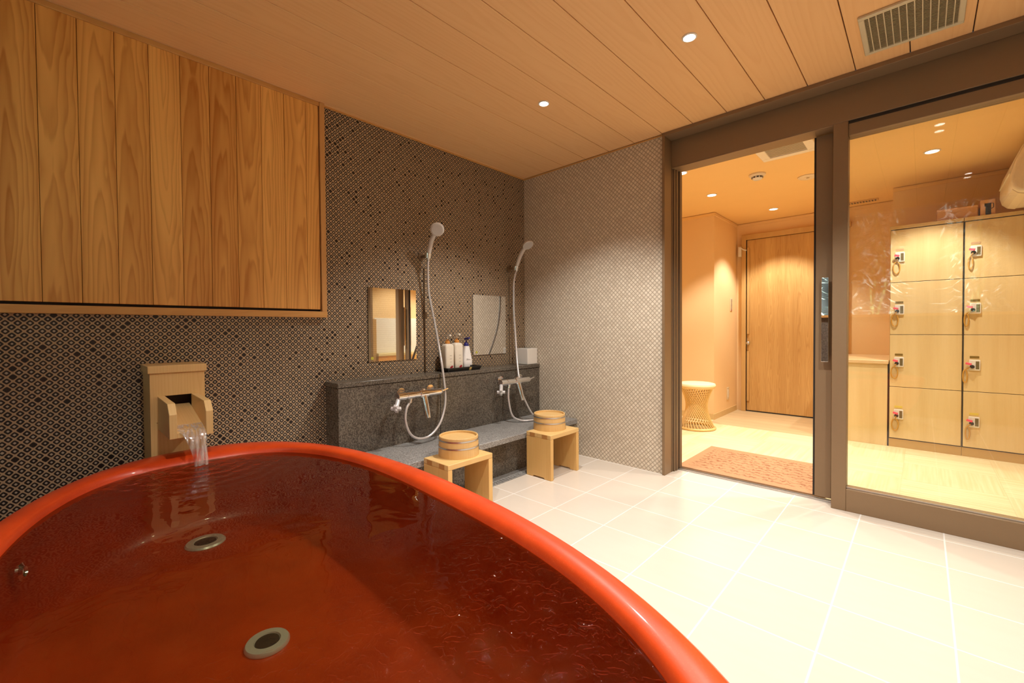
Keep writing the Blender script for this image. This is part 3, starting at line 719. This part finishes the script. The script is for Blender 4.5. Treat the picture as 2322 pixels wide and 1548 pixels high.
# entrance door
d1 = struct('door_1', MB().box(.992, 1.93, 2.776, 2.800, .012, 1.985), DOOR_WOOD, 'orange brown oak entrance door with a small knob', bevel=.002)
df = MB(); df.box(.880+.06, .985, 2.752, 2.800, 0, 2.045); df.box(.985, 1.95, 2.752, 2.800, 1.99, 2.045)
obj('frame', df, DOOR_FRAME, d1, bevel=.002)
obj('frame_gap', MB().box(.984, .9925, 2.774, 2.800, 0, 1.99), DARKGAP, d1)
for a, b in ((.12,.70),(.90,1.90)): obj('pull_strip', MB().box(.996, 1.020, 2.758, 2.777, a, b), DOOR_FRAME, d1, bevel=.003)
obj('knob', MB().lathe([(.010,0),(.010,.020),(.017,.026),(.018,.038),(.010,.046),(.001,.047)], (1.012,2.778,.796), 24, (0,-1,0)), STEEL, d1, smooth=True)
obj('bottom_gap', MB().box(.985, 1.93, 2.774, 2.80, 0, .012), DARKGAP, d1)
cl = thing('door_closer', (.925, 2.75, 1.86), 'small white latch at the top left of the entrance door frame', 'door latch')
obj('case', MB().box(.910,.942,2.728,2.752,1.800,1.915), WHITE_PLASTIC, cl, bevel=.003)
obj('arm', MB().tube([(.930,2.728,1.905),(.960,2.735,1.880),(.992,2.750,1.868)], .007, 10), WHITE_PLASTIC, cl, smooth=True)
swp = thing('light_switch', (.88, 2.57, 1.24), 'tall narrow light switch plate on the peach wall beside the door', 'light switch')
obj('plate', MB().box(.880,.886,2.535,2.607,1.165,1.312), plain('ivory plate', (.74,.60,.42), .4), swp, bevel=.002)
sb = MB()
for k in range(3): sb.box(.886,.889,2.555,2.587,1.176+k*.044,1.212+k*.044)
obj('rocker', sb, plain('grey rocker', (.36,.29,.21), .4), swp)
obj('pilot_light', MB().box(.8865,.8895,2.562,2.580,1.170,1.180), PRINT_RED, swp)
ol = thing('wall_outlet', (.88, 2.46, .23), 'small power outlet low on the peach wall', 'outlet')
obj('plate', MB().box(.880,.886,2.425,2.497,.160,.300), plain('ivory outlet', (.66,.55,.36), .4), ol, bevel=.002)
obj('socket', MB().box(.886,.888,2.445,2.477,.185,.275), plain('outlet face', (.74,.70,.62), .4), ol)
# ceiling fittings of the changing room
ED = 80; CD = (1,.95,.84)
for x, y, lab in ((1.10,.62,'recessed ceiling light cut by the left door jamb'),(1.07,1.38,'recessed ceiling light before the projecting peach wall'),(1.36,2.32,'recessed ceiling light before the entrance door'),(2.52,1.43,'recessed ceiling light above the lockers, seen through the glass'),(2.52,.62,'recessed ceiling light near the glass panel, above the frame')):
    downlight(x, y, HD, .035, LENS_D, lab, 'recessed lights in the orange ceiling', ED, CD, 98, .45)
sm = thing('smoke_detector', (1.519, 1.076, HD), 'round white smoke detector on the orange ceiling', 'smoke detector')
obj('base', MB().lathe([(.060,0),(.060,-.010),(.052,-.018),(.048,-.018)], (1.519,1.076,HD), 36), CREAM, sm, smooth=True)
obj('sensor', MB().lathe([(.040,-.018),(.036,-.036),(.026,-.044),(.001,-.045)], (1.519,1.076,HD), 32), WHITE_PLASTIC, sm, smooth=True)
sv = MB()
for k in range(10):
    a = 2*PI*k/10; sv.obox((1.519+.0385*math.cos(a),1.076+.0385*math.sin(a),HD-.028), (.0014,.008,.005), ((math.cos(a),math.sin(a),0),(-math.sin(a),math.cos(a),0),(0,0,1)))
obj('slots', sv, PRINT_DARK, sm)
sk = thing('ceiling_speaker', (1.80, 1.422, HD), 'flat round cream speaker on the orange ceiling beside the door stile', 'speaker')
obj('ring', MB().lathe([(.070,0),(.070,-.006),(.060,-.010),(.056,-.006),(.030,-.006),(.026,-.010),(.001,-.010)], (1.80,1.422,HD), 40), CREAM, sk, smooth=True)
obj('badge', MB().lathe([(.012,-.0105),(.012,-.0115),(.001,-.0115)], (1.80,1.422,HD), 20), plain('badge', (.42,.30,.14), .4), sk)
ac = thing('ceiling_air_conditioner', (1.80, .52, HD), 'square cream ceiling unit with a slatted grille just inside the doorway', 'ceiling unit')
af = MB(); A = (1.636,1.964,.22,.775)
for b in ((A[0],A[1],A[2],A[2]+.03),(A[0],A[1],A[3]-.05,A[3]),(A[0],A[0]+.055,A[2]+.03,A[3]-.05),(A[1]-.055,A[1],A[2]+.03,A[3]-.05)): af.box(*b, HD-.022, HD)
obj('frame', af, plain('unit frame', (.82,.76,.64), .4), ac, bevel=.004)
ag = MB().box(A[0]+.055,A[1]-.055,A[2]+.03,A[3]-.05,HD-.010,HD-.004)
for k in range(28):
    yy = A[2]+.04+k*.0165; ag.box(A[0]+.055,A[1]-.055,yy,yy+.009,HD-.018,HD-.010)
obj('grille', ag, plain('unit grille', (.52,.45,.33), .5), ac)
dg = thing('slot_vent', (2.04, 2.61, HD), 'short slotted air vent in the ceiling above the counter cabinet', 'vent')
obj('frame', MB().box(1.905,2.170,2.575,2.650,HD-.010,HD), plain('slot frame', (.62,.40,.18), .5), dg, bevel=.002)
ds_ = MB()
for k in range(11): ds_.box(1.922+k*.022,1.932+k*.022,2.585,2.640,HD-.012,HD-.0095)
obj('slots', ds_, PRINT_DARK, dg)

# ------------------------------------------------------------------ door mat and rattan stool
mt = obj('door_mat', MB().box(1.236,2.086,.212,.888,0,.013), COIR, None, bevel=.004, loc=(1.661,.55,0)); props(mt, 'reddish brown woven door mat just inside the doorway', 'mat')
RC = (.885, 1.515)
rs = thing('rattan_stool', (*RC, 0), 'round hourglass rattan stool beside the peach wall', 'stool')
def torus(c, R, r, n=48, k=10):
    m = MB(); rg = []
    for i in range(n):
        a = 2*PI*i/n; d = Vector((math.cos(a),math.sin(a),0))
        rg.append([Vector(c)+d*(R+r*math.cos(2*PI*j/k))+Vector((0,0,r*math.sin(2*PI*j/k))) for j in range(k)])
    rg.append(rg[0]); 
    R_ = [[m.bm.verts.new(p) for p in q] for q in rg[:-1]]
    for i in range(n):
        A_, B_ = R_[i], R_[(i+1)%n]
        for j in range(k): m.bm.faces.new([A_[j],A_[(j+1)%k],B_[(j+1)%k],B_[j]])
    return m
obj('seat', MB().lathe([(.150,.405),(.166,.410),(.172,.422),(.166,.436),(.150,.441),(.001,.443)], (*RC,0), 48), RATTAN_SEAT, rs, smooth=True)
obj('top_ring', torus((*RC,.404), .158, .010), RATTAN, rs, smooth=True)
obj('base_ring', torus((*RC,.012), .163, .012), RATTAN, rs, smooth=True)
NCN = 34
for k in range(NCN):
    a = 2*PI*k/NCN; b = a + math.radians(-103)
    p = [Vector((RC[0]+.157*math.cos(a),RC[1]+.157*math.sin(a),.018)), Vector((RC[0]+.150*math.cos(b),RC[1]+.150*math.sin(b),.404))]
    obj('cane', MB().tube([p[0].lerp(p[1], t/6) for t in range(7)], .0052, 7), RATTAN, rs, smooth=True, auto=80)

# ------------------------------------------------------------------ lockers and counter
LY = 1.886
rows = [(1.330,1.749),(.911,1.328),(.490,.909),(.073,.488)]
numtone = [plain('number plate faded', (.56,.36,.20), .4), GOLD if 0 else plain('number plate dark', (.24,.15,.02), .35, .3), None, plain('number plate yellow', (.70,.55,.10), .35)]
numtone[2] = numtone[1]
for col_, (xa, xb, lab) in enumerate(((2.287, 2.699, 'pale ash locker column of four doors beside the counter cabinet'), (2.701, 3.113, 'pale ash locker column of four doors at the right edge'))):
    t = thing('locker', ((xa+xb)/2, LY, 0), lab, 'locker', 'wooden lockers')
    obj('carcass', MB().box(xa, xb, LY+.020, 2.305, 0, 1.755), LOCKER_EDGE, t)
    obj('gap_back', MB().box(xa+.001, xb-.001, LY+.016, LY+.022, .066, 1.753), DARKGAP, t)
    obj('top_board', MB().box(xa-(.006 if col_ == 0 else 0), xb, LY-.002, 2.305, 1.755, 1.782), LOCKER_EDGE, t, bevel=.002)
    obj('plinth', MB().box(xa, xb, LY+.006, LY+.022, 0, .066), plain('locker plinth', (.50,.31,.09), .5), t)
    for r, (za, zb) in enumerate(rows):
        d = obj('door', MB().box(xa+.002+.003*col_, xb-.003, LY, LY+.018, za+.001, zb-.001), LOCKER_WOOD, t, bevel=.0015)
        lx = xa + (.057 if col_ == 0 else .060); lz = zb-.218-.0
        if col_ == 1 : lz = zb-.222
        obj('lock_plate', MB().box(lx-.027, lx+.030, LY-.012, LY, lz-.040, lz+.038), WHITE_PLASTIC, d, bevel=.003)
        obj('coin_window', MB().box(lx+.006, lx+.024, LY-.0132, LY-.0118, lz-.030, lz+.028), plain('coin window', (.16,.12,.05), .25), d)
        obj('key_barrel', MB().cyl((lx-.012,LY-.010,lz-.012),(lx-.012,LY-.022,lz-.012),.013,n=18), plain('key barrel', (.06,.045,.04), .3, .5), d, smooth=True)
        obj('number_plate', MB().box(lx-.024, lx+.024, LY-.002, LY, lz+.050, lz+.066), numtone[r], d)
        sw = (-.012, -.030, -.034, -.018)[r] if col_ else (-.004,-.012,-.012,-.006)[r]
        kb = MB(); kb.obox((lx-.014+sw*.5, LY-.030, lz+.010), (.016,.004,.008), ((1,-.3,-.25),(.3,1,0),(.25,0,1)))
        obj('key', kb, RED_KEY, d, bevel=.002)
        loopp = [(lx-.012+sw*.3,LY-.024,lz-.016)]
        lw = .020 if col_ == 0 else .011
        for q in range(13):
            a = PI/2 + 2*PI*q/12; loopp.append((lx-.014+sw+lw*math.cos(a), LY-.008, lz-.085+.048*math.sin(a)))
        obj('wrist_band', MB().tube(spline(loopp, 3), .0042, 8), STRAP, d, smooth=True, auto=80)
cc = thing('counter_cabinet', (2.07, LY, 0), 'low ash cabinet with a pale worktop left of the lockers', 'cabinet')
obj('body', MB().box(1.86, 2.276, LY+.004, DYB, 0, .669), LOCKER_WOOD, cc, bevel=.002)
obj('worktop', MB().box(1.852, 2.283, LY-.008, DYB, .669, .698), plain('worktop', (.72,.51,.27), .3), cc, bevel=.004)
obj('side_gap', MB().box(2.276, 2.2865, LY+.010, 2.30, 0, .668), DARKGAP, cc)
b1 = thing('carton_box', (2.66, 2.0, 1.782), 'long low brown cardboard box on top of the lockers', 'box')
obj('box', MB().box(2.556,2.768,1.905,2.105,1.782,1.864), CARTON, b1, bevel=.002)
obj('lid', MB().box(2.554,2.770,1.903,2.107,1.850,1.866), CARTON_LIGHT, b1, bevel=.002)
b2 = thing('product_carton', (2.82, 1.98, 1.782), 'small upright peach carton printed with a dark appliance on the lockers', 'box')
obj('box', MB().box(2.782,2.857,1.905,2.06,1.782,1.894), CARTON_LIGHT, b2, bevel=.002)
pr = MB(); yy = 1.9043
pr.box(2.808,2.836,yy-.0006,yy,1.784,1.845); pr.box(2.803,2.836,yy-.0006,yy,1.845,1.868); pr.tube([(2.836,yy,1.866),(2.848,yy,1.862),(2.848,yy,1.835),(2.838,yy,1.826)], .0022, 6)
obj('appliance_print', pr, PRINT_DARK, b2)
# wall air conditioner on the right wall
au = thing('wall_air_conditioner', (3.13, 1.4, 1.8), 'rounded cream air conditioner high on the wall at the right edge', 'air conditioner')
pf = [(3.128,2.140),(2.990,2.140),(2.954,2.125),(2.927,2.085),(2.894,2.005),(2.875,1.930),(2.873,1.875),(2.883,1.835),(2.909,1.808),(2.945,1.797),(3.128,1.795)]
obj('body', MB().prism(pf, 'y', 1.33, 1.88), plain('air conditioner cream', (.80,.70,.55), .35), au, bevel=.016, seg=4)
obj('front_panel', MB().prism([(2.977,2.148),(2.949,2.133),(2.920,2.090),(2.887,2.007),(2.868,1.932),(2.875,1.930),(2.894,2.005),(2.927,2.085),(2.954,2.125),(2.981,2.140)], 'y', 1.37, 1.86), plain('front panel', (.82,.74,.62), .3), au, bevel=.002)
obj('flap', MB().prism([(2.883,1.830),(2.909,1.802),(2.945,1.791),(2.945,1.797),(2.909,1.808),(2.885,1.836)], 'y', 1.37, 1.86), CREAM, au)
# wash counter on the right wall (shows in the left mirror)
vc = thing('wash_counter', (3.1, .64, 0), 'shallow wash counter with a white splash panel, reflected in the left mirror', 'counter')
obj('worktop', MB().box(2.985, 3.128, .30, 1.02, .612, .650), plain('counter top', (.74,.62,.34), .35), vc, bevel=.003)
obj('splash_panel', MB().box(3.112, 3.128, .31, 1.02, .652, 1.143), plain('white panel', (.80,.79,.75), .3), vc, bevel=.002)
obj('side_board', MB().box(3.04, 3.128, .245, .300, 0, 1.125), DOOR_FRAME, vc, bevel=.002)
obj('drawer_front', MB().box(2.995, 3.128, .302, .70, .40, .610), plain('orange drawer', (.66,.30,.07), .4), vc, bevel=.002)

# ------------------------------------------------------------------ garden window behind the viewer (seen as reflections)
w2 = struct('window_2', MB().box(.10, 3.28, YF-.13, YF+.04, 1.085, 1.115), TRIM_WOOD, 'wide garden window with a wooden sill behind the bathtub', bevel=.003)
obj('glass', MB().box(.12, 3.25, YF-.075, YF-.069, 1.115, H), GLASS, w2)
struct('wall_backdrop', MB().box(-.6, 4.0, YF-1.6, YF-1.5, 0, 2.6), plain('added backdrop', (.05,.055,.05), .9), 'dark backdrop added behind the bamboo to hide the sky')  # unseen wall added to block the sky behind the leaves
struct('floor', MB().box(-.6, 4.0, YF-1.6, YF-.12, -.05, 0), plain('garden soil', (.06,.05,.04), .9), 'garden soil under the bamboo')
LEAF = plain('bamboo leaf', (.42,.50,.44), .4, 0, .4, 9)
CULM = plain('bamboo culm', (.17,.27,.12), .4, 0, .2, 12)
for k in range(4):
    bx_, by_ = .45+k*.82, YF-.62-.1*(k%2)
    t = thing('bamboo', (bx_, by_, 0), 'leafy green bamboo outside the garden window', 'bamboo', 'bamboo outside the window')
    tips = []
    cu = MB()
    for c in range(4):
        q = [(bx_+random.uniform(-.1,.1), by_+random.uniform(-.1,.1), 0)]
        for s in range(5): q.append((bx_+random.uniform(-.1,.1), by_+random.uniform(-.08,.08), q[-1][2]+.5))
        cu.tube(q, .012, 7); tips += spline(q, 4)[8:]
    obj('culm', cu, CULM, t, smooth=True)
    lf = MB()
    for c in range(650):
        p = Vector(random.choice(tips)) + Vector((random.uniform(-.2,.2), random.uniform(-.18,.22), random.uniform(-.1,.1)))
        a = random.uniform(0, 2*PI); d = Vector((math.cos(a), math.sin(a), random.uniform(-.9,.1))).normalized(); L_ = random.uniform(.10,.20)
        sdw = d.cross(Vector((random.uniform(-.3,.3),random.uniform(-.3,.3),1))).normalized()*L_*.075; mid = p+d*L_*.4-Vector((0,0,.006))
        lf.verts_faces([p, mid+sdw, p+d*L_, mid-sdw], [(0,1,2,3)])
    obj('leaves', lf, LEAF, t)

for gx in (.9, 2.3):  # unseen spots added to brighten the bamboo for its reflections
    L = bpy.data.lights.new('added_leaf_spot', 'SPOT'); L.energy = 480; L.color = (.90,.96,1); L.spot_size = math.radians(120); L.spot_blend = .6; L.shadow_soft_size = .05
    lo = bpy.data.objects.new('added_leaf_spot', L); COL.objects.link(lo); lo.location = (gx, YF-.22, .75); lo.rotation_euler = (math.radians(-125), 0, 0)
# ------------------------------------------------------------------ world, camera
W = bpy.data.worlds.new('world'); SC.world = W; W.use_nodes = True
bg = W.node_tree.nodes['Background']; bg.inputs[0].default_value = (.62,.78,1,1); bg.inputs[1].default_value = .3
cam = bpy.data.cameras.new('camera'); co = bpy.data.objects.new('camera', cam); COL.objects.link(co); SC.camera = co
yaw, pit, rol = math.radians(43.408), math.radians(1.0215), math.radians(-.3842)
fwd = Vector((-math.sin(yaw), math.cos(yaw), 0)); rgt = Vector((math.cos(yaw), math.sin(yaw), 0)); up = Vector((0,0,1))
f2 = fwd*math.cos(pit) - up*math.sin(pit); u2 = up*math.cos(pit) + fwd*math.sin(pit)
r3 = rgt*math.cos(rol) + u2*math.sin(rol); u3 = u2*math.cos(rol) - rgt*math.sin(rol)
M4 = Matrix((r3, u3, -f2)).transposed().to_4x4(); M4.translation = Vector((2.480, -2.785, .976))
co.matrix_world = M4
cam.sensor_width = 36; cam.sensor_fit = 'HORIZONTAL'; cam.lens = 983.8*36/2322; cam.shift_y = -10.77/2322; cam.clip_start = .02

SC.cycles.max_bounces = 14; SC.cycles.diffuse_bounces = 6; SC.cycles.glossy_bounces = 6; SC.cycles.transparent_max_bounces = 16
SC.cycles.sample_clamp_indirect = 6; SC.cycles.caustics_reflective = False; SC.cycles.caustics_refractive = False
SC.cycles.use_denoising = True
vs = SC.view_settings; vs.view_transform = 'Standard'; vs.look = 'None'; vs.gamma = 1; vs.use_curve_mapping = False; vs.exposure = 0.2
